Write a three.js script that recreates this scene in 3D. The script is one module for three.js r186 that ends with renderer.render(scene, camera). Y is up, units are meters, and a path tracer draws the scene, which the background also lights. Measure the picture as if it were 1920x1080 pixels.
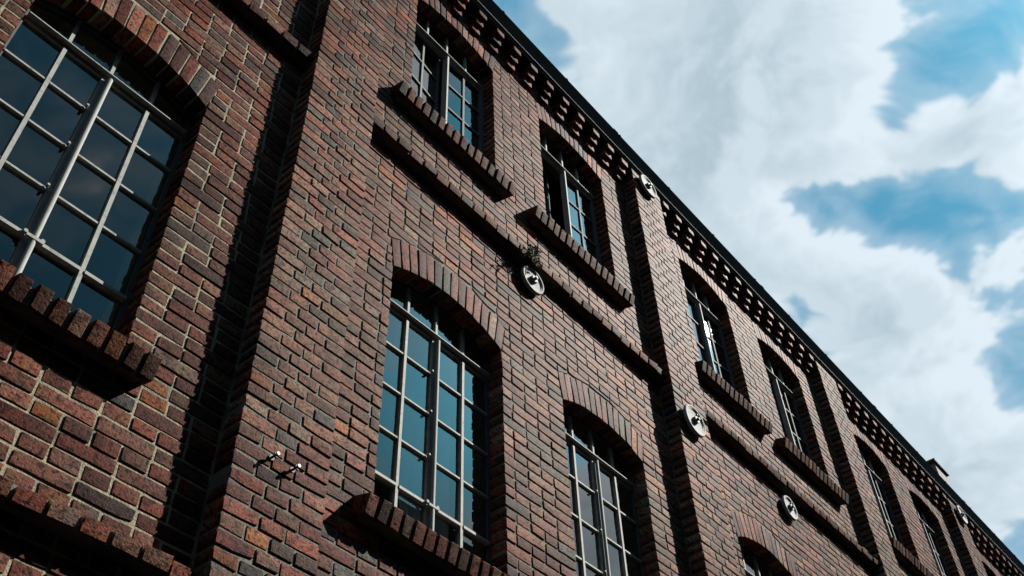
import * as THREE from 'three';
import { mergeGeometries } from 'three/addons/utils/BufferGeometryUtils.js';

// ---------------------------------------------------------------- camera
const EYE = 1.65, DIST = 3.05;                       // eye height, distance to the pier fronts (z = 0)
const FOCAL = 1918.35;                               // in pixels of a 1920 x 1080 frame
const CX = [0.644233, 0.544484, 0.537123], CY = [-0.027083, -0.685598, 0.727477], CZ = [0.76435, -0.483212, -0.426938];
const scene = new THREE.Scene();
const camera = new THREE.PerspectiveCamera(2 * Math.atan(540 / FOCAL) * 180 / Math.PI, 16 / 9, 0.1, 3000);
camera.position.set(0, EYE, DIST);
camera.quaternion.setFromRotationMatrix(new THREE.Matrix4().makeBasis(
  new THREE.Vector3(CX[0], CY[0], CZ[0]), new THREE.Vector3(-CX[1], -CY[1], -CZ[1]), new THREE.Vector3(-CX[2], -CY[2], -CZ[2])));
camera.updateMatrixWorld();
const pixelDir = (px, py) => {                        // the direction in which a point of the photograph lies
  const a = px - 960, b = py - 540;
  return new THREE.Vector3(a * CX[0] + b * CX[1] + FOCAL * CX[2], a * CY[0] + b * CY[1] + FOCAL * CY[2], a * CZ[0] + b * CZ[1] + FOCAL * CZ[2]).normalize();
};

// ---------------------------------------------------------------- seeded random and periodic noise
function rng(seed) { let a = seed >>> 0; return () => { a = (a + 0x6D2B79F5) | 0; let t = Math.imul(a ^ (a >>> 15), 1 | a); t = (t + Math.imul(t ^ (t >>> 7), 61 | t)) ^ t; return ((t ^ (t >>> 14)) >>> 0) / 4294967296; }; }
const rand = rng(20240611);
const rr = (a, b) => a + (b - a) * rand();
const PERM = new Uint8Array(512); { const r = rng(77); const p = [...Array(256).keys()]; for (let i = 255; i > 0; i--) { const j = Math.floor(r() * (i + 1)); [p[i], p[j]] = [p[j], p[i]]; } for (let i = 0; i < 512; i++) PERM[i] = p[i & 255]; }
const GX = new Float32Array(256), GY = new Float32Array(256); for (let i = 0; i < 256; i++) { GX[i] = Math.cos(i * 2.39996); GY[i] = Math.sin(i * 2.39996); }
function noise(x, y, per = 256, seed = 0) {           // gradient noise, repeats every per cells
  const xi = Math.floor(x), yi = Math.floor(y), fx = x - xi, fy = y - yi;
  const x0 = ((xi % per) + per) % per, y0 = ((yi % per) + per) % per, x1 = (x0 + 1) % per, y1 = (y0 + 1) % per;
  const h = (a, b) => PERM[(PERM[(a + seed) & 255] + b) & 255];
  const g = (k, dx, dy) => GX[k] * dx + GY[k] * dy;
  const u = fx * fx * fx * (fx * (fx * 6 - 15) + 10), v = fy * fy * fy * (fy * (fy * 6 - 15) + 10);
  const a = g(h(x0, y0), fx, fy), b = g(h(x1, y0), fx - 1, fy), c = g(h(x0, y1), fx, fy - 1), d = g(h(x1, y1), fx - 1, fy - 1);
  return (a + (b - a) * u + (c - a) * v + (a - b - c + d) * u * v) * 1.4;
}
function fbm(x, y, oct, per = 256, seed = 0) { let s = 0, a = 0.5, f = 1; for (let i = 0; i < oct; i++) { s += a * noise(x * f, y * f, per * f > 256 ? 256 : per * f, seed + i * 17); a *= 0.5; f *= 2; } return s; }
const clamp = (x, a = 0, b = 1) => Math.min(b, Math.max(a, x));
const smooth = (a, b, x) => { const t = clamp((x - a) / (b - a)); return t * t * (3 - 2 * t); };
const mix = (a, b, t) => a + (b - a) * t;

// ---------------------------------------------------------------- sun and sky
const SUN = new THREE.Vector3(1.42, 1.615, 1).normalize();
const sun = new THREE.DirectionalLight(new THREE.Color(1, 0.95, 0.87), 5);
sun.position.copy(SUN).multiplyScalar(60).add(new THREE.Vector3(8, 5, 0));
sun.target.position.set(8, 5, 0);
sun.castShadow = true; sun.shadow.mapSize.set(4096, 4096);
Object.assign(sun.shadow.camera, { left: -22, right: 22, top: 16, bottom: -16, near: 1, far: 140 });
sun.shadow.bias = -0.0005;
scene.add(sun, sun.target);

const CLOUDS = [                                      // where the photograph (and the window reflections) show cloud (+) or open blue (-): direction, angular radius, amount
  [1200, 170, 230, 0.75], [1430, 200, 190, 0.65], [1540, 70, 140, 0.55], [1120, 330, 200, 0.5], [1330, 380, 120, 0.6], [1640, 60, 70, 0.35], [1050, -110, 130, 0.5], [1400, -60, 200, 0.5],
  [955, 0, 45, -0.9], [1030, 75, 40, -0.45], [1840, 70, 120, -0.6], [1740, 130, 70, -0.45], [1900, -60, 200, -0.6], [1690, 215, 45, -0.3],
  [1640, 395, 50, -0.85], [1540, 392, 48, -0.85], [1740, 415, 50, -0.55], [1880, 405, 75, -0.3], [1470, 355, 40, -0.6],
  [1760, 245, 75, 0.8], [1870, 240, 90, 0.95], [1620, 290, 55, 0.55], [1540, 270, 60, 0.4],
  [1480, 480, 80, 0.7], [1590, 510, 75, 0.75], [1700, 520, 80, 0.75], [1780, 590, 80, 0.6], [1890, 480, 60, 0.6], [1600, 650, 160, 0.7], [1800, 800, 180, 0.75], [1850, 980, 150, 0.5],
  [1915, 690, 45, -0.8], [1800, 490, 35, -0.4], [1850, 580, 35, -0.3],
].map(([x, y, r, a]) => [pixelDir(x, y), r / FOCAL, a]).concat([
  [new THREE.Vector3(0.71, 0.53, 0.47), 0.11, 0.55], [new THREE.Vector3(0.69, 0.566, 0.452), 0.03, 0.25], [new THREE.Vector3(0.83, 0.43, 0.36), 0.16, 0.3],
  [new THREE.Vector3(0.55, 0.82, 0.10), 0.2, 0.3], [new THREE.Vector3(0.22, 0.715, 0.66), 0.24, -0.6], [new THREE.Vector3(0.54, 0.64, 0.54), 0.12, -0.5], [new THREE.Vector3(0.40, 0.84, 0.37), 0.06, -0.4], [new THREE.Vector3(0.46, 0.851, 0.265), 0.10, 0.8],
].map(([d, r, a]) => [d.normalize(), r, a]));
function skyTexture(w, h) {
  const data = new Float32Array(w * h * 4), den = new Float32Array(w * h), sunU = Math.atan2(SUN.z, SUN.x), sunE = Math.asin(SUN.y);
  const rough = (x, y, oct, seed) => { let t = 0, a = 0.5, f = 1; for (let i = 0; i < oct; i++) { t += a * noise(x * f, y * f, 256, seed + i * 17); a *= 0.56; f *= 2; } return t; };
  for (let j = Math.floor(h / 2); j < h; j++) {                  // how much cloud lies in each direction
    const el = ((j + 0.5) / h - 0.5) * Math.PI, dy = Math.sin(el), ce = Math.cos(el); if (dy < 0.015) continue;
    for (let i = 0; i < w; i++) {
      const az = ((i + 0.5) / w - 0.5) * 2 * Math.PI, dx = Math.cos(az) * ce, dz = Math.sin(az) * ce;
      const q = 1 / (dy + 0.12), px = dx * q * 1.9 + 40, py = dz * q * 1.9 + 40;
      const wx = fbm(px * 2.4 + 9, py * 2.4, 3, 256, 5), wy = fbm(px * 2.4, py * 2.4 + 31, 3, 256, 90);
      const ux = px + wx * 0.16, uy = py + wy * 0.16; let tb = 0, ta = 0.5, tf = 5.2; // rounded heads with creases between them
      for (let n = 0; n < 5; n++) { tb += ta * Math.abs(noise(ux * tf, uy * tf, 256, 210 + n * 13)); ta *= 0.58; tf *= 2.05; }
      let d = rough(px * 1.9 + wx * 0.3, py * 1.9 + wy * 0.3, 7, 33) * 1.35 + tb * 1.25 - 0.62;
      for (const [v, rad, amp] of CLOUDS) { const c = v.x * dx + v.y * dy + v.z * dz; const a2 = 2 * (1 - c) / (rad * rad); if (a2 < 9) d += amp * Math.exp(-a2) * (amp > 0 ? 0.85 : 0.95); }
      den[j * w + i] = d;
    }
  }
  for (let j = 0; j < h; j++) {
    const el = ((j + 0.5) / h - 0.5) * Math.PI, dy = Math.sin(el), ce = Math.cos(el);
    for (let i = 0; i < w; i++) {
      const az = ((i + 0.5) / w - 0.5) * 2 * Math.PI, dx = Math.cos(az) * ce, dz = Math.sin(az) * ce, k = (j * w + i) * 4;
      const hz = Math.pow(1 - clamp(dy), 2.4);
      let r = mix(0.028, 0.100, hz), g = mix(0.110, 0.188, hz), b = mix(0.178, 0.247, hz);
      const cs = dx * SUN.x + dy * SUN.y + dz * SUN.z, ang = Math.acos(clamp(cs, -1, 1)), glow = Math.exp(-Math.pow(ang / 0.19, 1.5));
      r += glow * 0.32; g += glow * 1.05; b += glow * 1.32;       // bright air round the sun
      if (dy > 0.02) {
        const d = den[j * w + i], a = smooth(-0.10, 0.22, d), veil = 0.34 * smooth(-0.95, 0.0, d);
        let du = sunU - az; if (du > Math.PI) du -= 2 * Math.PI; if (du < -Math.PI) du += 2 * Math.PI; du *= ce; const de = sunE - el, l = Math.hypot(du, de) || 1;
        const at = (n) => den[clamp(j + Math.round(n * de / l * h / 1536), 0, h - 1) * w + ((i + Math.round(n * du / l / Math.max(0.2, ce))) % w + w) % w];
        const relief = clamp(0.5 + (d - 0.5 * (at(6) + at(14))) * 1.6, 0, 1), thick = smooth(0.25, 1.15, d);
        const body = clamp(0.62 * relief + 0.55 * (1 - thick), 0, 1), lit = 1 + 1.3 * Math.exp(-Math.pow(ang / 0.24, 2)), al = clamp(a + (1 - a) * veil);
        r = mix(r, mix(0.151, 0.260, body) * lit, al); g = mix(g, mix(0.195, 0.296, body) * lit, al); b = mix(b, mix(0.222, 0.323, body) * lit, al);
      } else { const t = smooth(0.02, -0.08, dy); r = mix(r, 0.05, t); g = mix(g, 0.05, t); b = mix(b, 0.05, t); }
      data[k] = r; data[k + 1] = g; data[k + 2] = b; data[k + 3] = 1;
    }
  }
  const t = new THREE.DataTexture(data, w, h, THREE.RGBAFormat, THREE.FloatType);
  t.mapping = THREE.EquirectangularReflectionMapping; t.magFilter = t.minFilter = THREE.LinearFilter; t.wrapS = THREE.RepeatWrapping; t.needsUpdate = true;
  return t;
}
const sky = skyTexture(2048, 1536);
scene.background = sky; scene.environment = sky;

const renderer = new THREE.WebGLRenderer({ antialias: true });
renderer.toneMapping = THREE.LinearToneMapping;
renderer.toneMappingExposure = 2.9;
renderer.shadowMap.enabled = true;

// ---------------------------------------------------------------- materials
const toSRGB = (c) => 255 * (c <= 0.0031308 ? 12.92 * c : 1.055 * Math.pow(c, 1 / 2.4) - 0.055);
function makeTex(n, fn, srgb) {
  const d = new Uint8Array(n * n * 4);
  for (let j = 0; j < n; j++) for (let i = 0; i < n; i++) { const c = fn(i / n, j / n), k = (j * n + i) * 4; for (let q = 0; q < 3; q++) d[k + q] = clamp(srgb ? toSRGB(clamp(c[q])) : c[q] * 255, 0, 255); d[k + 3] = 255; }
  const t = new THREE.DataTexture(d, n, n); t.wrapS = t.wrapT = THREE.RepeatWrapping; t.magFilter = THREE.LinearFilter; t.minFilter = THREE.LinearMipmapLinearFilter; t.generateMipmaps = true;
  if (srgb) t.colorSpace = THREE.SRGBColorSpace; t.needsUpdate = true; return t;
}
// fired clay: soot blotches, sand specks, dark pits (one tile = 1 m)
const brickMap = makeTex(1024, (u, v) => {            // values are 0.4 x the factor on the brick's own colour, so that pale crusts can outshine it
  const big = fbm(u * 9, v * 13, 4, 9, 3), mid = fbm(u * 32, v * 44, 3, 32, 60), fine = noise(u * 180, v * 180, 180, 9) * 0.6 + noise(u * 110, v * 110, 110, 40) * 0.4;
  const soot = smooth(0.04, 0.30, big + mid * 0.6), crust = smooth(0.10, 0.30, fbm(u * 13, v * 19, 5, 13, 120)) * 0.40, flame = smooth(0.08, 0.3, fbm(u * 11, v * 16, 3, 11, 180));
  let k = 1.06 + 0.70 * mid + 0.45 * fine + 0.25 * big + 0.35 * fbm(u * 52, v * 60, 2, 52, 230);
  k *= clamp(1 - 0.72 * smooth(0.28, 0.46, noise(u * 60, v * 66, 60, 200)) - 0.55 * smooth(0.28, 0.46, noise(u * 34, v * 40, 34, 150)), 0.12, 1); k = Math.max(0.1, k);
  const c = [k * mix(1, 0.46, soot) * mix(1, 1.12, flame), k * mix(1, 0.49, soot) * mix(1, 1.38, flame), k * mix(1, 0.54, soot) * mix(1, 1.05, flame)];
  const q = 0.75 + 0.5 * fine + 0.4 * mid, w = [1.0 * q, 1.85 * q, 1.95 * q];
  return [0, 1, 2].map((n) => Math.max(0.02, mix(c[n], w[n], crust)) * 0.4);
}, true);
const brickBump = makeTex(1024, (u, v) => {
  const h = 0.55 + 0.30 * fbm(u * 18, v * 30, 4, 18, 15) + 0.22 * noise(u * 90, v * 128, 0 || 90, 77) + 0.12 * noise(u * 230, v * 230, 230, 5) - 0.35 * smooth(0.34, 0.6, noise(u * 96, v * 96, 96, 200));
  return [h, h, h];
}, false);
const mortarMap = makeTex(512, (u, v) => {
  const k = 0.82 + 0.35 * fbm(u * 9, v * 9, 4, 9, 21) + 0.18 * noise(u * 120, v * 120, 120, 8), s = smooth(0.02, 0.32, fbm(u * 5, v * 5, 4, 5, 66));
  return [k * mix(1, 0.55, s), k * mix(1, 0.6, s), k * mix(1, 0.68, s)];
}, true);
const mortarBump = makeTex(512, (u, v) => { const h = 0.5 + 0.4 * fbm(u * 24, v * 24, 4, 24, 44) + 0.2 * noise(u * 120, v * 120, 120, 12); return [h, h, h]; }, false);
const grime = makeTex(512, (u, v) => { const k = 0.86 + 0.3 * fbm(u * 12, v * 12, 4, 12, 31) + 0.15 * noise(u * 100, v * 100, 100, 3) - 0.3 * smooth(0.3, 0.55, noise(u * 40, v * 40, 40, 90)); return [k, k, k]; }, true);
const std = (o) => new THREE.MeshStandardMaterial(o);
const lin = (r, g, b) => new THREE.Color().setRGB(r, g, b);
const M = {
  brick: new THREE.MeshPhysicalMaterial({ specularIntensity: 0.038,  color: 0xffffff, vertexColors: true, map: brickMap, bumpMap: brickBump, bumpScale: 0.0022, roughness: 0.6 }),
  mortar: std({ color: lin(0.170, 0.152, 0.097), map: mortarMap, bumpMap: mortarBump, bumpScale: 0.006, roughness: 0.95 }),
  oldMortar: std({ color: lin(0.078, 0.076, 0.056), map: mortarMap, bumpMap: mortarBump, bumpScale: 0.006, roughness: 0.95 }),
  steelPaint: std({ color: lin(0.17, 0.18, 0.17), map: grime, roughness: 0.8, metalness: 0.0 }),
  darkSteel: std({ color: lin(0.03, 0.033, 0.036), map: grime, roughness: 0.85 }),
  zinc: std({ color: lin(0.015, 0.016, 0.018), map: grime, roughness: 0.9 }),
  zincEdge: std({ color: lin(0.12, 0.12, 0.115), map: grime, roughness: 0.85 }),
  leadGrey: std({ color: lin(0.075, 0.078, 0.08), map: grime, roughness: 0.9 }),
  plate: std({ color: lin(0.19, 0.20, 0.20), map: grime, roughness: 0.85 }),
  iron: std({ color: lin(0.02, 0.02, 0.022), roughness: 0.7 }),
  galvanised: std({ color: lin(0.26, 0.27, 0.27), roughness: 0.6, metalness: 0.2 }),
  glass: new THREE.MeshPhysicalMaterial({ color: lin(0.55, 0.60, 0.62), transmission: 1, thickness: 0, roughness: 0, ior: 1.58 }),
  dustyGlass: new THREE.MeshPhysicalMaterial({ color: lin(0.55, 0.60, 0.62), transmission: 1, thickness: 0, roughness: 0.02, ior: 1.58 }),
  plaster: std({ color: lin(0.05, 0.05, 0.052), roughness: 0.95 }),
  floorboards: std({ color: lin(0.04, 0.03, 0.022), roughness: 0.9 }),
  asphalt: std({ color: lin(0.05, 0.05, 0.052), map: grime, roughness: 0.95 }),
  roofTile: std({ color: lin(0.09, 0.05, 0.04), roughness: 0.9 }),
  blockerBrick: std({ color: lin(0.075, 0.038, 0.030), map: mortarMap, roughness: 0.95 }),
  leaf: std({ color: lin(0.05, 0.085, 0.03), roughness: 0.8, side: THREE.DoubleSide }),
  curtain: new THREE.MeshPhysicalMaterial({ color: lin(0.55, 0.60, 0.62), transmission: 0.35, thickness: 0, roughness: 1, side: THREE.DoubleSide }),
};

// ---------------------------------------------------------------- helpers
const used = {};
function numbered(n) { used[n] = (used[n] ?? -1) + 1; return used[n] ? `${n}_${String(used[n]).padStart(3, '0')}` : n; }
function add(parent, name, geo, mat) { const m = new THREE.Mesh(geo, mat); m.name = parent === scene ? numbered(name) : name; m.castShadow = m.receiveShadow = true; parent.add(m); return m; }
function grp(parent, name, x = 0, y = 0, z = 0) { const g = new THREE.Group(); g.name = parent === scene ? numbered(name) : name; g.position.set(x, y, z); parent.add(g); return g; }
function box(x0, x1, y0, y1, z0, z1, bev = 0) {
  const g = new THREE.BoxGeometry(x1 - x0, y1 - y0, z1 - z0); g.translate((x0 + x1) / 2, (y0 + y1) / 2, (z0 + z1) / 2);
  const p = g.attributes.position, n = g.attributes.normal, uv = g.attributes.uv;
  for (let i = 0; i < p.count; i++) { const ax = Math.abs(n.getX(i)), ay = Math.abs(n.getY(i)); uv.setXY(i, ax > 0.5 ? p.getZ(i) : p.getX(i), ay > 0.5 ? p.getZ(i) : p.getY(i)); }
  return g;
}
const Y = (y) => y + EYE;                             // heights below are measured from the eye

// ---------------------------------------------------------------- measures of the facade
const WALL = -0.132, GLASS = -0.265, COURSE = 0.0772, STR = 0.2645, HDR = 0.13225, JOINT = 0.012;
const PIER0 = 1.925, PITCH = 4.033, PIERW = 0.515, TOP = 8.76;
const pierX = (k) => PIER0 + k * PITCH;               // k = 0 is the pier the camera sees at the left
const KMIN = -1, KMAX = 4;
const windows = [];                                   // x0, x1, spring, rise, glass bottom, sill extents
function win(x0, x1, spring, rise, bottom, s0, s1, upper, key) {
  const a = (x1 - x0) / 2, R = (a * a + rise * rise) / (2 * rise);
  windows.push({ x0, x1, xc: (x0 + x1) / 2, a, spring, rise, bottom, s0, s1, upper, key, R, yc: spring + rise - R });
}
win(0.41, 1.39, 4.79, 0.115, 2.98, 0.25, 1.52, false, 'L0b');
win(-1.17, -0.19, 4.75, 0.115, 2.98, -1.3, -0.05, false, 'L0a');
for (let k = 0; k < KMAX; k++) {
  const o = k * PITCH;
  win(2.84 + o, 3.865 + o, 4.70, 0.13, 2.95, 2.70 + o, 4.01 + o, false, `L${k + 1}a`);
  win(4.526 + o, 5.515 + o, 4.70, 0.105, 2.95, 4.34 + o, 5.66 + o, false, `L${k + 1}b`);
}
for (let k = -1; k < KMAX; k++) {
  const o = k * PITCH;
  win(2.862 + o, 3.848 + o, 8.195, 0.105, 6.55, 2.665 + o, 3.97 + o, true, `U${k + 1}a`);
  win(4.508 + o, 5.508 + o, 8.19, 0.105, 6.55, 4.215 + o, 5.61 + o, true, `U${k + 1}b`);
}

// ---------------------------------------------------------------- bricks
const PAL = [ // linear base colours of the fired bricks, weight
  [[0.180, 0.050, 0.033], 26], [[0.140, 0.034, 0.024], 20], [[0.100, 0.028, 0.023], 14], [[0.215, 0.078, 0.054], 20], [[0.150, 0.062, 0.045], 10],
  [[0.105, 0.055, 0.046], 8], [[0.26, 0.075, 0.024], 6], [[0.075, 0.063, 0.058], 4], [[0.21, 0.105, 0.078], 12], [[0.055, 0.024, 0.023], 7]];
const PALSUM = PAL.reduce((s, p) => s + p[1], 0);
function brickColour(grey = 0, tone = 1, plain = false) {  // plain: only the common reds of the near bay
  let t = rand() * (plain && rand() < 0.75 ? 100 : PALSUM), c = PAL[0][0]; for (const p of PAL) { t -= p[1]; if (t <= 0) { c = p[0]; break; } }
  const k = rr(0.27, 0.62) * 2.5 * tone, D = [0.165, 0.115, 0.082]; return [mix(c[0], D[0], grey) * k * rr(0.95, 1.05), mix(c[1], D[1], grey) * k, mix(c[2], D[2], grey) * k]; // D: dust
}
function wallTone(x, y) {                              // dust and soot film in large patches, plus a darker, redder near bay: [greying, tone]
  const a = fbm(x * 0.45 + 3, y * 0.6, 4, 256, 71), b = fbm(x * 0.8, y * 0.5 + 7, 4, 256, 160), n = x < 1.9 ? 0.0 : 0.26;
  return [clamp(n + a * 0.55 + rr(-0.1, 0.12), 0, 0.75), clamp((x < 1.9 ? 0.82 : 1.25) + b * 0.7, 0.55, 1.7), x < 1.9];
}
const RING = 0.245, FAN = 0.17;                       // arch ring: height and lean of its end bricks
const bricks = [];                                    // every flat-laid brick: polygon, face depth, body depth
function clipHalf(poly, nx, ny, c) {                  // keep nx*x + ny*y >= c
  const out = [];
  for (let i = 0; i < poly.length; i++) {
    const p = poly[i], q = poly[(i + 1) % poly.length], dp = nx * p[0] + ny * p[1] - c, dq = nx * q[0] + ny * q[1] - c;
    if (dp >= 0) out.push(p);
    if ((dp >= 0) !== (dq >= 0)) { const t = dp / (dp - dq); out.push([p[0] + (q[0] - p[0]) * t, p[1] + (q[1] - p[1]) * t]); }
  }
  return out;
}
const area = (p) => { let s = 0; for (let i = 0; i < p.length; i++) { const q = p[(i + 1) % p.length]; s += p[i][0] * q[1] - q[0] * p[i][1]; } return s / 2; };
// a brick from a convex outline: worn rim, slightly hollow or bulged face, body going back into the wall
function brickGeometry(poly, zf, depth, colour, detail = 1, bevel = 0.0016, at = null) {
  const pts = [];
  for (let i = 0; i < poly.length; i++) {
    const p = poly[i], q = poly[(i + 1) % poly.length], L = Math.hypot(q[0] - p[0], q[1] - p[1]), n = detail ? Math.max(1, Math.min(4, Math.round(L / (detail > 1 ? 0.05 : 0.085)))) : 1;
    for (let s = 0; s < n; s++) { const t = s / n + (s ? rr(-0.08, 0.08) : 0); pts.push([p[0] + (q[0] - p[0]) * t, p[1] + (q[1] - p[1]) * t, s === 0]); }
  }
  const N = pts.length; let cx = 0, cy = 0; for (const p of pts) { cx += p[0] / N; cy += p[1] / N; }
  const O = [], I = [], nr = [];
  for (let i = 0; i < N; i++) {
    const a = pts[(i + N - 1) % N], p = pts[i], b = pts[(i + 1) % N];
    let nx = (b[1] - a[1]), ny = -(b[0] - a[0]); const l = Math.hypot(nx, ny) || 1; nx /= l; ny /= l;
    const j = (p[2] ? -rr(0.0003, 0.0035) * (rand() < 0.14 ? 3.2 : 1) : rr(-0.0022, 0.0014)) * (detail ? 1 : 0.5), o = [p[0] + nx * j, p[1] + ny * j];
    O.push(o); nr.push([nx, ny]); const bv = bevel * rr(0.7, 1.8); I.push([o[0] - nx * bv, o[1] - ny * bv]);
  }
  const V = 1 + 4 * N, pos = new Float32Array(V * 3), nor = new Float32Array(V * 3), uv = new Float32Array(V * 2), col = new Float32Array(V * 3), idx = [];
  const ou = rand() * 7, ov = rand() * 7, tx = rr(-0.012, 0.012), ty = rr(-0.018, 0.018);
  const put = (k, x, y, z, nx, ny, nz, side) => { const l = Math.hypot(nx, ny, nz); pos.set([x, y, z], k * 3); nor.set([nx / l, ny / l, nz / l], k * 3); uv.set([x + ou + (side ? z * 0.7 : 0), y + ov + (side ? z : 0)], k * 2); col.set(colour, k * 3); };
  const zz = (x, y) => zf + (x - cx) * tx + (y - cy) * ty;
  put(0, cx, cy, zf + rr(-0.0012, 0.0015), 0, 0, 1);
  for (let i = 0; i < N; i++) {
    const [nx, ny] = nr[i];
    put(1 + i, I[i][0], I[i][1], zz(...I[i]) + rr(-0.0006, 0.0004), nx * 0.06, ny * 0.06, 1);
    put(1 + N + i, O[i][0], O[i][1], zz(...O[i]) - bevel * rr(0.8, 1.4), nx, ny, 0.55);
    put(1 + 2 * N + i, O[i][0], O[i][1], zz(...O[i]) - bevel, nx, ny, 0.05, 1);
    put(1 + 3 * N + i, O[i][0], O[i][1], zf - depth, nx, ny, 0, 1);
    const j = (i + 1) % N;
    idx.push(0, 1 + i, 1 + j, 1 + i, 1 + N + i, 1 + N + j, 1 + i, 1 + N + j, 1 + j, 1 + 2 * N + i, 1 + 3 * N + i, 1 + 3 * N + j, 1 + 2 * N + i, 1 + 3 * N + j, 1 + 2 * N + j);
  }
  const g = new THREE.BufferGeometry();
  g.setAttribute('position', new THREE.BufferAttribute(pos, 3)); g.setAttribute('normal', new THREE.BufferAttribute(nor, 3)); g.setAttribute('uv', new THREE.BufferAttribute(uv, 2)); g.setAttribute('color', new THREE.BufferAttribute(col, 3)); g.setIndex(idx);
  if (at) g.applyMatrix4(at); return g;
}
function layRow(row, a, b, y0, zf, seedOff, arches, owner, edgeDepth, fixed) { // one course from a to b
  const header = row % 2 === 0, m = header ? HDR : STR, off = header ? HDR * 0.5 : ((row >> 1) % 2 ? STR / 2 : 0) + STR * 0.25;
  const x0 = a, cuts = [a]; let k = Math.ceil((a - seedOff - off) / m);
  for (; ; k++) { const x = seedOff + off + k * m + rr(-0.005, 0.005); if (x >= b - 0.045) break; if (x > cuts[cuts.length - 1] + 0.045) cuts.push(x); }
  if (fixed) { cuts.length = 1; for (const c of fixed) cuts.push(a + c + rr(-0.005, 0.005)); }
  cuts.push(b);
  for (let i = 0; i + 1 < cuts.length; i++) {
    const j = JOINT * rr(0.75, 1.3), v = JOINT * rr(0.8, 1.2), e0 = i === 0, e1 = i + 2 === cuts.length;
    const xa = cuts[i] + (e0 ? rr(-0.002, 0.003) : j / 2), xb = cuts[i + 1] - (e1 ? rr(-0.002, 0.003) : j / 2), yw = rr(-0.0025, 0.0025);
    let poly = [[xa, y0 + v / 2 + yw], [xb, y0 + v / 2 + yw + rr(-0.002, 0.002)], [xb, y0 + COURSE - v / 2 + rr(-0.003, 0.002)], [xa, y0 + COURSE - v / 2 + rr(-0.003, 0.002)]];
    for (const w of arches) {                         // cut to the back of the arch ring
      const yc = w.yc + RING, R = w.R + 0.010, mx = (xa + xb) / 2, my = y0 + COURSE / 2, l = Math.hypot(mx - w.xc, my - yc);
      if (l > R + 0.3 || my < w.spring + RING - 0.04 || Math.abs(mx - w.xc) > w.a + 0.1) continue;
      const nx = (mx - w.xc) / l, ny = (my - yc) / l;
      poly = clipHalf(poly, nx, ny, nx * w.xc + ny * yc + R); if (poly.length < 3) break;
    }
    if (poly.length < 3 || area(poly) < 0.0016) continue;
    bricks.push({ poly, zf: zf + rr(-0.0025, 0.0025), depth: (e0 || e1) ? edgeDepth : 0.03, owner });
  }
}
const ROW0 = Math.round(0.4 / COURSE), PH = -0.003;
const rowY = (r) => r * COURSE + PH, LAST = Math.floor((TOP - PH) / COURSE) - 1;
for (let k = KMIN; k < KMAX; k++) {                   // the recessed bays
  const a = pierX(k) + PIERW, b = pierX(k + 1), ws = windows.filter((w) => w.xc > a && w.xc < b);
  for (let r = ROW0; r <= LAST; r++) {
    const y0 = rowY(r), ym = y0 + COURSE / 2, holes = [], arches = [];
    for (const w of ws) {
      if (ym > w.bottom - 0.05 && ym <= w.spring + 0.01) holes.push([w.x0, w.x1]);
      else if (ym > w.spring && ym < w.spring + w.rise + 0.45) {
        arches.push(w); const d = ym - w.yc - RING;
        if (ym < w.spring + RING) holes.push([w.x0 - (ym - w.spring) * FAN, w.x1 + (ym - w.spring) * FAN]);
        else if (d < w.R - 0.05) { const h = Math.sqrt((w.R - 0.05) ** 2 - d * d); if (h > 0.02) holes.push([w.xc - h, w.xc + h]); }
      }
    }
    holes.sort((p, q) => p[0] - q[0]); let x = a + 0.006;
    for (const h of [...holes, [b - 0.006, b]]) { if (h[0] - x > 0.05) layRow(r, x, h[0], y0, WALL, a, arches, 'bay', 0.125); x = h[1]; }
  }
}
for (let k = KMIN; k <= KMAX; k++) for (let r = ROW0; r <= LAST; r++) layRow(r, pierX(k), pierX(k) + PIERW, rowY(r), 0, 0, [], 'pier', 0.122, r % 2 ? [0.1925, 0.3225] : [0.1285, 0.2575, 0.3865]);

// ---------------------------------------------------------------- the building
const factory = grp(scene, 'factory_building', 0, EYE, 0);
factory.userData = { label: 'tall red brick factory facade with piers and arched windows', category: 'building' };

// mortar bed of the bays with the window openings cut through
for (let k = KMIN; k < KMAX; k++) {
  const a = pierX(k) + 0.02, b = pierX(k + 1) + PIERW - 0.02, s = new THREE.Shape([new THREE.Vector2(a, -EYE), new THREE.Vector2(b, -EYE), new THREE.Vector2(b, TOP + 0.05), new THREE.Vector2(a, TOP + 0.05)]);
  for (const w of windows.filter((q) => q.xc > a && q.xc < b)) {
    const g = 0.007, h = new THREE.Path(), R = w.R + g, ang = Math.asin((w.a + g) / R), pt = [];
    pt.push(new THREE.Vector2(w.x0 - g, w.bottom - 0.1), new THREE.Vector2(w.x1 + g, w.bottom - 0.1));
    for (let i = 0; i <= 14; i++) { const t = ang - (2 * ang * i) / 14; pt.push(new THREE.Vector2(w.xc + R * Math.sin(t), w.yc + R * Math.cos(t))); }
    h.setFromPoints(pt); s.holes.push(h);
  }
  const g = new THREE.ExtrudeGeometry(s, { depth: 0.36, bevelEnabled: false }); g.translate(0, 0, WALL - (k < 0 ? 0.0050 : 0.0065) - 0.36);
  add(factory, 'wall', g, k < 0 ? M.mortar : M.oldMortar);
}
for (let k = KMIN; k <= KMAX; k++) add(factory, 'pier', box(pierX(k) + 0.006, pierX(k) + PIERW - 0.006, -EYE, TOP + 0.05, WALL - 0.02, -0.006), M.oldMortar);

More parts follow.
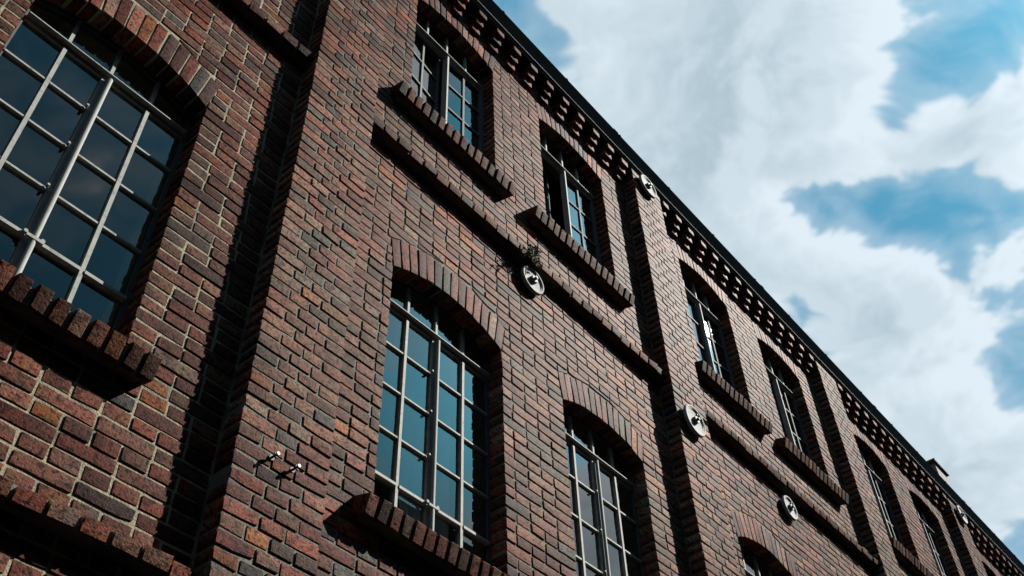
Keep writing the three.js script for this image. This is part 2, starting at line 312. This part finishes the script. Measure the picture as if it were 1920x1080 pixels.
// the 300 bricks that show largest in the photograph are parts of their own, the rest one mass
{
  const v = new THREE.Vector3(), proj = (x, y, z) => { v.set(x, Y(y), z).project(camera); return [v.x * 960, v.y * 540]; };
  for (const b of bricks) {
    const q = b.poly.map((p) => proj(p[0], p[1], b.zf)); let inn = false; for (const p of q) if (Math.abs(p[0]) < 960 && Math.abs(p[1]) < 540) inn = true;
    b.size = inn ? Math.abs(area(q)) : 0; b.dist = Math.hypot(b.poly[0][0], b.poly[0][1], DIST);
  }
  const order = bricks.map((b, i) => i).sort((i, j) => bricks[j].size - bricks[i].size), big = new Set(order.slice(0, 300)), rest = [];
  bricks.forEach((b, i) => {
    const g = brickGeometry(b.poly, b.zf, b.depth, brickColour(...wallTone(...b.poly[0])), b.dist < 4.2 ? 2 : b.dist < 9 ? 1 : 0);
    if (big.has(i)) add(factory, 'brick', g, M.brick); else rest.push(g);
  });
  const m = add(factory, 'brickwork', mergeGeometries(rest), M.brick); m.userData.kind = 'stuff';
}

// arches: one wedge-shaped brick beside the other
for (const w of windows) {
  const arch = grp(factory, 'window_arch'), n = 14, far = w.xc > 9;
  const P = (u, v, g = 0) => { const x = w.a * u, y = Math.sqrt(w.R * w.R - x * x); return [w.xc + x + v * FAN * u + g, w.yc + y + v * (1 - 0.015 * u * u)]; }; // u across, v up the ring
  { const s = new THREE.Shape(), o = []; for (let i = 0; i <= 12; i++) o.push(new THREE.Vector2(...P(-1 + i / 6, 0.008))); for (let i = 12; i >= 0; i--) o.push(new THREE.Vector2(...P(-1 + i / 6, RING))); s.setFromPoints(o);
    const g = new THREE.ExtrudeGeometry(s, { depth: 0.11, bevelEnabled: false }); g.translate(0, 0, WALL - 0.118); add(arch, 'mortar_bed', g, M.oldMortar); }
  for (let i = 0; i < n; i++) {
    const g = 0.0055, u0 = -1 + 2 * i / n, u1 = u0 + 2 / n, dj = rr(-0.004, 0.004), e = rr(-0.010, 0.003), v0 = rr(-0.002, 0.002), sk = rr(-0.003, 0.003);
    const poly = [P(u0, v0, g + dj), P(u1, v0, -g + dj), P(u1, RING + e, -g + dj + sk), P(u0, RING + e, g + dj + sk)];
    add(arch, 'brick', brickGeometry(poly, WALL + rr(-0.001, 0.003), 0.122, brickColour(0.06, 1.2), far ? 0 : 1), M.brick);
  }
}
// sills: bricks on edge, leaning outwards
for (const w of windows) {
  const sill = grp(factory, 'window_sill'), n = Math.round((w.s1 - w.s0) / 0.082), st = (w.s1 - w.s0) / n, tilt = 0.30, bot = w.bottom - 0.155, far = w.xc > 9;
  const bed = new THREE.Shape([new THREE.Vector2(0.075, 0.012), new THREE.Vector2(0.078, 0.100), new THREE.Vector2(-0.145, 0.165), new THREE.Vector2(-0.145, 0.012)].map((p) => new THREE.Vector2(-p.x, p.y)));
  const bg = new THREE.ExtrudeGeometry(bed, { depth: w.s1 - w.s0 - 0.09, bevelEnabled: false }); bg.rotateY(Math.PI / 2); bg.translate(w.s0 + 0.045, bot, WALL); add(sill, 'mortar_bed', bg, M.oldMortar);
  for (let i = 0; i < n; i++) {
    const xm = w.s0 + st * (i + 0.5), hw = 0.0335 + rr(-0.002, 0.002), mt = new THREE.Matrix4().makeTranslation(xm, bot, WALL + 0.088 + rr(-0.004, 0.004)).multiply(new THREE.Matrix4().makeRotationX(tilt)).multiply(new THREE.Matrix4().makeRotationZ(rr(-0.03, 0.03)));
    const top = 0.110 + rr(-0.004, 0.004);
    const poly = [[-hw, 0], [hw, 0], [hw, top * 0.95], [hw * 0.86, top], [-hw * 0.86, top], [-hw, top * 0.95]];
    add(sill, 'brick', brickGeometry(poly, 0, 0.235, brickColour(0.2), far ? 0 : 1, 0.003, mt), M.brick);
  }
}
// string courses between the storeys: leaning headers
function stringCourse(x0, x1, y, grey) {
  const sc = grp(factory, 'string_course'), n = Math.round((x1 - x0) / HDR), st = (x1 - x0) / n, far = x0 > 9;
  add(sc, 'mortar_bed', box(x0, x1, y + 0.006, y + 0.066, WALL - 0.03, WALL + 0.072), M.oldMortar);
  for (let i = 0; i < n; i++) {
    const hw = st / 2 - 0.007 + rr(-0.003, 0.002), mt = new THREE.Matrix4().makeTranslation(x0 + st * (i + 0.5), y + rr(-0.006, 0.006), WALL + 0.085 + rr(-0.006, 0.005)).multiply(new THREE.Matrix4().makeRotationX(0.22 + rr(-0.05, 0.05))).multiply(new THREE.Matrix4().makeRotationZ(rr(-0.025, 0.025)));
    const poly = [[-hw, 0], [hw, 0], [hw, 0.066 + rr(-0.003, 0.003)], [-hw, 0.066 + rr(-0.003, 0.003)]];
    add(sc, 'brick', brickGeometry(poly, 0, 0.13, brickColour(grey), far ? 0 : 1, 0.003, mt), M.brick);
  }
}
for (let k = KMIN; k < KMAX; k++) { const a = pierX(k) + PIERW + 0.004, b = pierX(k + 1) - 0.004; stringCourse(a, b, k < 0 ? 5.83 : 5.78, 0.2); if (k < 0) stringCourse(a, b, 2.06, 0.1); }

// stepped brick corbels under the eaves
for (let k = KMIN; k < KMAX; k++) {
  const a = pierX(k) + PIERW, b = pierX(k + 1), co = grp(factory, 'corbel_table'), n = Math.round((b - a) / 0.2585), st = (b - a) / n, far = a > 9;
  for (let i = 0; i < n; i++) for (let s = 0; s < 3; s++) {
    const xm = a + st * (i + 0.5), hw = 0.054 + rr(-0.003, 0.003), y0 = rr(-0.004, 0.004) + 8.505 + s * 0.083, zf = WALL + 0.044 + s * 0.044 + rr(-0.002, 0.002);
    add(co, 'brick', brickGeometry([[xm - hw, y0], [xm + hw, y0], [xm + hw, y0 + 0.071], [xm - hw, y0 + 0.071]], zf, zf - WALL + 0.01, brickColour(0.1, 1.2), far ? 0 : 1, 0.004), M.brick);
  }
  for (let i = 0; i < n; i++) add(co, 'mortar_bed', box(a + st * (i + 0.5) - 0.047, a + st * (i + 0.5) + 0.047, 8.51, 8.76, WALL - 0.03, WALL + 0.032), M.oldMortar);
}
// eaves: brick head course, drip edge, dark gutter leaning out, roof
{
  const xa = pierX(KMIN) - 0.05, xb = pierX(KMAX) + PIERW + 0.05, eaves = grp(factory, 'eaves');
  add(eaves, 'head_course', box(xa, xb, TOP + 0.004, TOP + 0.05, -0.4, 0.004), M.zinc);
  add(eaves, 'drip_edge', box(xa, xb, TOP + 0.037, TOP + 0.0425, 0.006, 0.026), M.zincEdge);
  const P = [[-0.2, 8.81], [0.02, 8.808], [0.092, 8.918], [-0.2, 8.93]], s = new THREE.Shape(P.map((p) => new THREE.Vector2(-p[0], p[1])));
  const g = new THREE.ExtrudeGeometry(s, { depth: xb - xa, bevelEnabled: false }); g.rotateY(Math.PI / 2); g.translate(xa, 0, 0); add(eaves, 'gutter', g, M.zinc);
  const band = (x, wd, n) => { const b = new THREE.Shape([[0.016, 8.803], [0.097, 8.922], [0.090, 8.926], [0.012, 8.812]].map((p) => new THREE.Vector2(-p[0], p[1]))), bg = new THREE.ExtrudeGeometry(b, { depth: wd, bevelEnabled: false }); bg.rotateY(Math.PI / 2); bg.translate(x, 0, 0); add(eaves, n, bg, M.zinc); };
  for (let x = xa + 0.4; x < xb; x += 0.92) band(x + rr(-0.06, 0.06), 0.028, 'gutter_bracket');
  for (let x = xa + 1.7; x < xb; x += 3.0) band(x, 0.075, 'gutter_joint');
  const rs = new THREE.Shape([[-0.19, 8.935], [0.05, 8.935], [-4.5, 10.9], [-4.5, 10.75]].map((p) => new THREE.Vector2(-p[0], p[1])));
  const rg = new THREE.ExtrudeGeometry(rs, { depth: xb - xa, bevelEnabled: false }); rg.rotateY(Math.PI / 2); rg.translate(xa, 0, 0); add(factory, 'roof', rg, M.roofTile);
  const pc = grp(factory, 'parapet_block');
  add(pc, 'block', box(13.86, 14.28, 8.936, 9.27, -0.40, 0.05), M.leadGrey); add(pc, 'cap', box(13.80, 14.34, 9.273, 9.31, -0.44, 0.085), M.zinc);
}
// closed body and rooms behind the glass
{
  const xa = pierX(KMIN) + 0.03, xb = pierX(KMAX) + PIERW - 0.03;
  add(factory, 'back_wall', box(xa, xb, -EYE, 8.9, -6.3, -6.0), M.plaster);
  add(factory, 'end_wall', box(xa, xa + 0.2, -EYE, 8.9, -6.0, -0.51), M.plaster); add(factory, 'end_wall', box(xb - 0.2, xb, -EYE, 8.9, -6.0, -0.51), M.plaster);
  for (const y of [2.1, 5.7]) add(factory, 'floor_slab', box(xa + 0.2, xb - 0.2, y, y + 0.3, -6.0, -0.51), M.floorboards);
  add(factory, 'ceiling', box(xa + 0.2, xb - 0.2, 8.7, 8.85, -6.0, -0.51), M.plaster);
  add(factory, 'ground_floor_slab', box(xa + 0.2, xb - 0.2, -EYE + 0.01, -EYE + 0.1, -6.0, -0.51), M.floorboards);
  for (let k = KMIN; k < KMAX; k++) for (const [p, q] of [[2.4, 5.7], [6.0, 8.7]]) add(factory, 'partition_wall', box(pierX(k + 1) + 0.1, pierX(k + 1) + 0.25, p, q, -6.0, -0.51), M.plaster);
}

// ---------------------------------------------------------------- windows
const bar = (p, n, x0, x1, y0, y1, z0, z1) => add(p, n, box(x0, x1, y0, y1, z0, z1), M.steelPaint);
function pane(parent, poly, z, cx, cy, mat = M.glass) {
  const s = new THREE.Shape(poly.map((p) => new THREE.Vector2(p[0] - cx, p[1] - cy))), g = new THREE.ShapeGeometry(s), m = add(parent, 'pane', g, mat);
  m.position.set(cx, cy, z); const tx = rr(-0.008, 0.008), ty = rr(-0.008, 0.008); if (mat === M.glass) m.rotation.set(tx, ty, 0); return m;
}
function arcTop(w, x) { const d = x - w.xc, R = w.R + 0.003; return w.yc + Math.sqrt(Math.max(0, R * R - d * d)); }
// a leaf of an upper casement: its own hinge line at x = 0, panes and dark bars
function leaf(win0, w, x0, x1, y0, y1, hingeRight, angle, rows, glass = M.glass) {
  const W = x1 - x0, L = grp(win0, 'casement', hingeRight ? x1 : x0, 0, GLASS - 0.004); L.rotation.y = angle;
  const X = (x) => hingeRight ? x - W : x, b = 0.014;
  const parts = [box(X(0), X(0) + 2 * b, y0, y1, -0.02, 0.018), box(X(W) - 2 * b, X(W), y0, y1, -0.02, 0.018), box(X(0) + 2 * b, X(W) - 2 * b, y0, y0 + 2 * b, -0.02, 0.018), box(X(0) + 2 * b, X(W) - 2 * b, y1 - 2 * b, y1, -0.02, 0.018)];
  add(L, 'frame', mergeGeometries(parts), M.darkSteel);
  const xm = X(W / 2), rh = (y1 - y0) / rows;
  add(L, 'glazing_bar', box(xm - 0.011, xm + 0.011, y0 + 2 * b, y1 - 2 * b, -0.018, 0.014), M.darkSteel);
  for (let r = 1; r < rows; r++) for (const [p, q] of [[X(0) + 2 * b, xm - 0.011], [xm + 0.011, X(W) - 2 * b]]) add(L, 'glazing_bar', box(p, q, y0 + r * rh - 0.010, y0 + r * rh + 0.010, -0.016, 0.012), M.darkSteel);
  for (let r = 0; r < rows; r++) for (const [p, q] of [[X(0) + b, xm], [xm, X(W) - b]]) pane(L, [[p, y0 + r * rh + 0.004], [q, y0 + r * rh + 0.004], [q, y0 + (r + 1) * rh - 0.004], [p, y0 + (r + 1) * rh - 0.004]], 0, (p + q) / 2, y0 + (r + 0.5) * rh, glass);
  return L;
}
// the casement that throws the sun at the viewer: its normal halves the angle between sun and eye
const glintDir = pixelDir(1325, 620), half = SUN.clone().sub(glintDir).normalize(), glintAngle = Math.atan2(half.x, half.z);
const openLeaf = { U1a: [0.13, -0.02], U2a: [0.02, glintAngle], U1b: [0.34, -0.03], U2b: [0.10, -0.03] };
for (const w of windows) {
  const wd = grp(factory, 'window'), Wd = w.x1 - w.x0, q = Wd / 4, z = GLASS, far = w.xc > 9.2;
  const tr = w.upper ? 7.955 : w.spring - 0.185, rh = 0.3165, rows = Math.max(1, Math.round((tr - w.bottom) / rh));
  const mat = M.steelPaint, yb = w.bottom - 0.02;
  // outer frame set into the reveal
  add(wd, 'frame', mergeGeometries([box(w.x0 - 0.006, w.x0 + 0.022, yb - 0.04, w.spring, z - 0.03, z + 0.012), box(w.x1 - 0.022, w.x1 + 0.006, yb - 0.04, w.spring, z - 0.03, z + 0.012), box(w.x0 + 0.022, w.x1 - 0.022, yb - 0.04, yb + 0.012, z - 0.03, z + 0.012)]), M.darkSteel);
  { const s = new THREE.Shape(), o = [], ang = Math.asin(w.a / w.R); for (let i = 0; i <= 12; i++) { const t = -ang + 2 * ang * i / 12; o.push(new THREE.Vector2(w.xc + (w.R + 0.006) * Math.sin(t), w.yc + (w.R + 0.006) * Math.cos(t))); } for (let i = 12; i >= 0; i--) { const t = -ang + 2 * ang * i / 12; o.push(new THREE.Vector2(w.xc + (w.R - 0.025) * Math.sin(t), w.yc + (w.R - 0.025) * Math.cos(t))); } s.setFromPoints(o); const g = new THREE.ExtrudeGeometry(s, { depth: 0.04, bevelEnabled: false }); g.translate(0, 0, z - 0.029); add(wd, 'head_frame', g, M.darkSteel); }
  // transom
  add(wd, 'transom', mergeGeometries([box(w.x0 + 0.022, w.x1 - 0.022, tr - 0.024, tr + 0.0125, z - 0.02, z + 0.014), box(w.x0 + 0.022, w.x1 - 0.022, tr + 0.0055, tr + 0.0125, z + 0.0142, z + 0.044)]), mat);
  // short bars and panes above the transom
  for (let i = 1; i < 4; i++) { const x = w.x0 + q * i; bar(wd, 'glazing_bar', x - 0.009, x + 0.009, tr + 0.013, arcTop(w, x) - 0.022, z - 0.015, z + 0.022); }
  for (let i = 0; i < 4; i++) { const a = w.x0 + q * i, b = a + q, poly = [[a, tr], [b, tr]]; for (let t = 0; t <= 4; t++) { const x = b + (a - b) * t / 4; poly.push([x, Math.max(tr + 0.03, arcTop(w, x) - 0.012)]); } pane(wd, poly, z, (a + b) / 2, tr + 0.1); }
  if (w.upper) {
    const ang = openLeaf[w.key] ?? [rr(-0.006, 0.006), rr(-0.006, 0.006)];
    bar(wd, 'mullion', w.xc - 0.008, w.xc + 0.010, yb, tr - 0.025, z - 0.02, z + 0.040);
    leaf(wd, w, w.x0 + 0.024, w.xc - 0.015, yb + 0.014, tr - 0.016, false, ang[0], 4);
    leaf(wd, w, w.xc + 0.015, w.x1 - 0.024, yb + 0.014, tr - 0.016, true, ang[1], 4, w.key === 'U2a' ? M.dustyGlass : M.glass);
    continue;
  }
  const ys = [tr]; for (let r = 1; r < rows; r++) ys.push(tr - r * rh); ys.push(yb + 0.01);
  // the double middle stile: a round-faced closing bar and a flat one behind it
  const stile = new THREE.CylinderGeometry(0.0135, 0.0135, tr - yb - 0.025, 10); stile.scale(1, 1, 0.9); stile.translate(w.xc + 0.006, (tr - 0.025 + yb) / 2, z + 0.034);
  add(wd, 'mullion', box(w.xc - 0.030, w.xc + 0.018, yb, tr - 0.025, z - 0.02, z + 0.018), mat); add(wd, 'closing_rod', stile, mat);
  for (const i of [1, 3]) bar(wd, 'glazing_bar', w.x0 + q * i - 0.010, w.x0 + q * i + 0.010, yb, tr - 0.025, z - 0.018, z + 0.022);
  for (let r = 1; r < ys.length - 1; r++) {
    const heavy = r === rows - 1, h = heavy ? 0.009 : 0.006, xs = [w.x0 + 0.022, w.x0 + q - 0.012, w.x0 + q + 0.012, w.xc - 0.030, w.xc + 0.018, w.x0 + 3 * q - 0.012, w.x0 + 3 * q + 0.012, w.x1 - 0.022];
    for (let i = 0; i < 4; i++) bar(wd, 'glazing_bar', xs[2 * i], xs[2 * i + 1], ys[r] - h, ys[r] + h, z - 0.016, z + (heavy ? 0.028 : 0.018));
    if (!far) for (const sgn of [-1, 1]) { const kn = new THREE.CylinderGeometry(heavy ? 0.010 : 0.007, heavy ? 0.012 : 0.008, 0.02, 8); kn.rotateX(Math.PI / 2); kn.translate(w.xc + sgn * 0.040, ys[r] + 0.004, z + 0.034); if (heavy || sgn < 0) add(wd, heavy ? 'latch_knob' : 'stay_bolt', kn, mat); }
    if (heavy && !far) add(wd, 'latch_bracket', box(w.xc - 0.034, w.xc + 0.046, ys[r] - 0.018, ys[r] - 0.002, z + 0.037, z + 0.048), mat);
  }
  for (let r = 0; r < ys.length - 1; r++) for (let i = 0; i < 4; i++) { const a = w.x0 + q * i, b = a + q; pane(wd, [[a, ys[r + 1]], [b, ys[r + 1]], [b, ys[r]], [a, ys[r]]], z, (a + b) / 2, (ys[r] + ys[r + 1]) / 2); }
}

// ---------------------------------------------------------------- things fixed to the wall
function anchorPlate(x, y, z, d, label) {             // round dished plate with a rim, held by a hooked bolt and a nut
  const t = grp(scene, 'anchor_plate', x, Y(y), z); t.userData = { label, category: 'anchor plate', group: 'round anchor plates on the facade' };
  const R = d / 2, pr = [[0.0001, 0.020], [R * 0.80, 0.022], [R * 0.86, 0.034], [R * 0.96, 0.036], [R, 0.028], [R, 0.008], [R * 0.9, 0]].map((p) => new THREE.Vector2(p[0], p[1]));
  const g = new THREE.LatheGeometry(pr, 40); g.rotateX(Math.PI / 2); g.translate(0, 0, 0.022); add(t, 'disc', g, M.plate);
  const sh = new THREE.CylinderGeometry(0.016, 0.016, 0.06, 10); sh.rotateX(Math.PI / 2); add(t, 'spacer', sh, M.iron);
  const nut = new THREE.CylinderGeometry(0.033, 0.036, 0.03, 6); nut.rotateX(Math.PI / 2); nut.translate(0, 0, 0.056); add(t, 'nut', nut, M.iron);
  const bo = new THREE.CylinderGeometry(0.013, 0.013, 0.02, 10); bo.rotateX(Math.PI / 2); bo.translate(0, 0, 0.081); add(t, 'bolt', bo, M.iron);
  const rl = new THREE.CylinderGeometry(0.008, 0.008, 0.014, 8); rl.rotateX(Math.PI / 2); rl.translate(R * 0.35, R * 0.62, 0.048); add(t, 'rivet', rl, M.iron);
}
anchorPlate(6.155, 5.395, 0.0, 0.30, 'round pale anchor plate on pier at string course height');
anchorPlate(6.165, 8.585, 0.0, 0.29, 'round pale anchor plate on pier just under the eaves');
anchorPlate(4.20, 5.63, WALL, 0.25, 'round grey anchor plate under string course beside small weed');
anchorPlate(8.05, 5.56, WALL, 0.25, 'smaller round anchor plate under the string course, without weed');
anchorPlate(pierX(3) + 0.27, 8.56, 0.0, 0.29, 'round anchor plate on the far pier below the parapet block');

function stud(x, y, label) {                          // short threaded stud with plug and cap
  const t = grp(scene, 'wall_stud', x, Y(y), 0.0); t.userData = { label, category: 'stud', group: 'pair of studs left in the pier' };
  const c = (r, l, z0, m, name, dx = 0, dy = 0) => { const g = new THREE.CylinderGeometry(r, r, l, 10); g.rotateX(Math.PI / 2); g.translate(dx, dy, z0 + l / 2); add(t, name, g, m); };
  c(0.014, 0.010, -0.004, M.iron, 'plug'); c(0.006, 0.045, 0.0, M.iron, 'rod'); c(0.0085, 0.010, 0.040, M.galvanised, 'cap');
  const cl = new THREE.TorusGeometry(0.013, 0.0045, 6, 12, Math.PI * 1.5); cl.rotateZ(0.6); cl.translate(0.006, 0.002, 0.030); add(t, 'clip', cl, M.iron);
}
stud(2.112, 2.752, 'pale-capped metal stud on the pier, the one nearer the shadowed pier corner'); stud(2.231, 2.752, 'pale-capped metal stud on the pier, the one nearer the arched window');

function weed(x, y, z, s, n, label) {                 // a tuft rooted in the joint of the string course
  const t = grp(scene, 'wall_weed', x, Y(y), z); t.userData = { label, category: 'plant' };
  const L = [], S = [];
  for (let i = 0; i < n; i++) {
    const a = rr(0, 6.283), e = rr(-0.5, 1.2), l = rr(0.3, 1) * s, d = new THREE.Vector3(Math.cos(a) * Math.cos(e), Math.sin(e) * 0.8 - 0.15, Math.abs(Math.sin(a)) * Math.cos(e) * 0.7 + 0.1).normalize();
    const st = new THREE.CylinderGeometry(0.0008, 0.0014, l, 4); st.translate(0, l / 2, 0); st.applyQuaternion(new THREE.Quaternion().setFromUnitVectors(new THREE.Vector3(0, 1, 0), d)); S.push(st);
    for (let k = 0; k < 7; k++) { const sz = rr(0.007, 0.016), g = new THREE.CircleGeometry(sz, 5); g.scale(0.55, 1, 1); g.rotateX(rr(-1.4, 1.4)); g.rotateY(rr(0, 6.28)); g.rotateZ(rr(-1.2, 1.2)); const u = rr(0.35, 1.05) * l; g.translate(d.x * u + rr(-0.008, 0.008), d.y * u + rr(-0.008, 0.008), d.z * u + rr(-0.008, 0.008)); L.push(g); }
  }
  add(t, 'stems', mergeGeometries(S), M.leaf); const m = add(t, 'leaves', mergeGeometries(L), M.leaf); m.userData.kind = 'stuff';
}
weed(4.12, 5.795, WALL + 0.07, 0.14, 44, 'small dark green weed growing above the round grey plate');
weed(6.40, 5.55, 0.0, 0.045, 8, 'tiny weed rooted beside the round plate on the pier');

// a pale curtain drawn to one side behind the arched window next to the near pier
{
  const w = windows.find((q) => q.key === 'L1a'), x0 = w.xc + 0.06, x1 = w.x1 - 0.03, n = 60, g = new THREE.PlaneGeometry(x1 - x0, 1.55, n, 1), p = g.attributes.position;
  for (let i = 0; i < p.count; i++) p.setZ(i, 0.018 * Math.sin(p.getX(i) * 75) + 0.010 * Math.sin(p.getX(i) * 31 + 1));
  g.computeVertexNormals(); const c = add(scene, 'curtain', g, M.curtain); c.position.set((x0 + x1) / 2, Y(3.55), GLASS - 0.30);
  c.userData = { label: 'pale folded curtain hanging behind the arched window by the near pier', category: 'curtain' };
}

// ---------------------------------------------------------------- unseen block added behind the viewer to keep low sky off the facade
{
  const t = grp(scene, 'added_sky_blocker', 0, 0, 8.3); t.userData = { label: 'unseen dark brick block added behind the viewer to block low sky', category: 'building' };
  const x0 = -26, x1 = 46, H = 12.6, s = new THREE.Shape([new THREE.Vector2(x0, 0), new THREE.Vector2(x1, 0), new THREE.Vector2(x1, H), new THREE.Vector2(x0, H)]);
  const gl = [];
  for (let x = x0 + 1.6; x < x1 - 2; x += 3.2) for (const y of [1.2, 5.0, 8.8]) { s.holes.push(new THREE.Path([new THREE.Vector2(x, y), new THREE.Vector2(x + 1.3, y), new THREE.Vector2(x + 1.3, y + 2.2), new THREE.Vector2(x, y + 2.2)])); gl.push([x, y]); }
  const g = new THREE.ExtrudeGeometry(s, { depth: 0.4, bevelEnabled: false }); add(t, 'wall', g, M.blockerBrick);
  add(t, 'back_wall', box(x0, x1, 0, H, 9, 9.4), M.blockerBrick); add(t, 'end_wall', box(x0, x0 + 0.4, 0, H, 0.4, 9), M.blockerBrick); add(t, 'end_wall', box(x1 - 0.4, x1, 0, H, 0.4, 9), M.blockerBrick);
  add(t, 'roof', box(x0 - 0.2, x1 + 0.2, H + 0.003, H + 0.25, -0.25, 9.6), M.zinc);
  for (const [x, y] of gl) { const p = grp(t, 'window'); add(p, 'pane', box(x, x + 1.3, y, y + 2.2, 0.2, 0.206), M.darkSteel); add(p, 'sill', box(x - 0.08, x + 1.38, y - 0.09, y - 0.003, -0.05, 0.15), M.plaster); }
}

// ---------------------------------------------------------------- ground
{ const g = new THREE.PlaneGeometry(600, 600); g.rotateX(-Math.PI / 2); const uv = g.attributes.uv; for (let i = 0; i < uv.count; i++) uv.setXY(i, uv.getX(i) * 600, uv.getY(i) * 600); const m = add(scene, 'ground', g, M.asphalt); m.userData = { kind: 'structure', label: 'dark asphalt yard in front of the facade', category: 'ground' }; }

renderer.render(scene, camera);
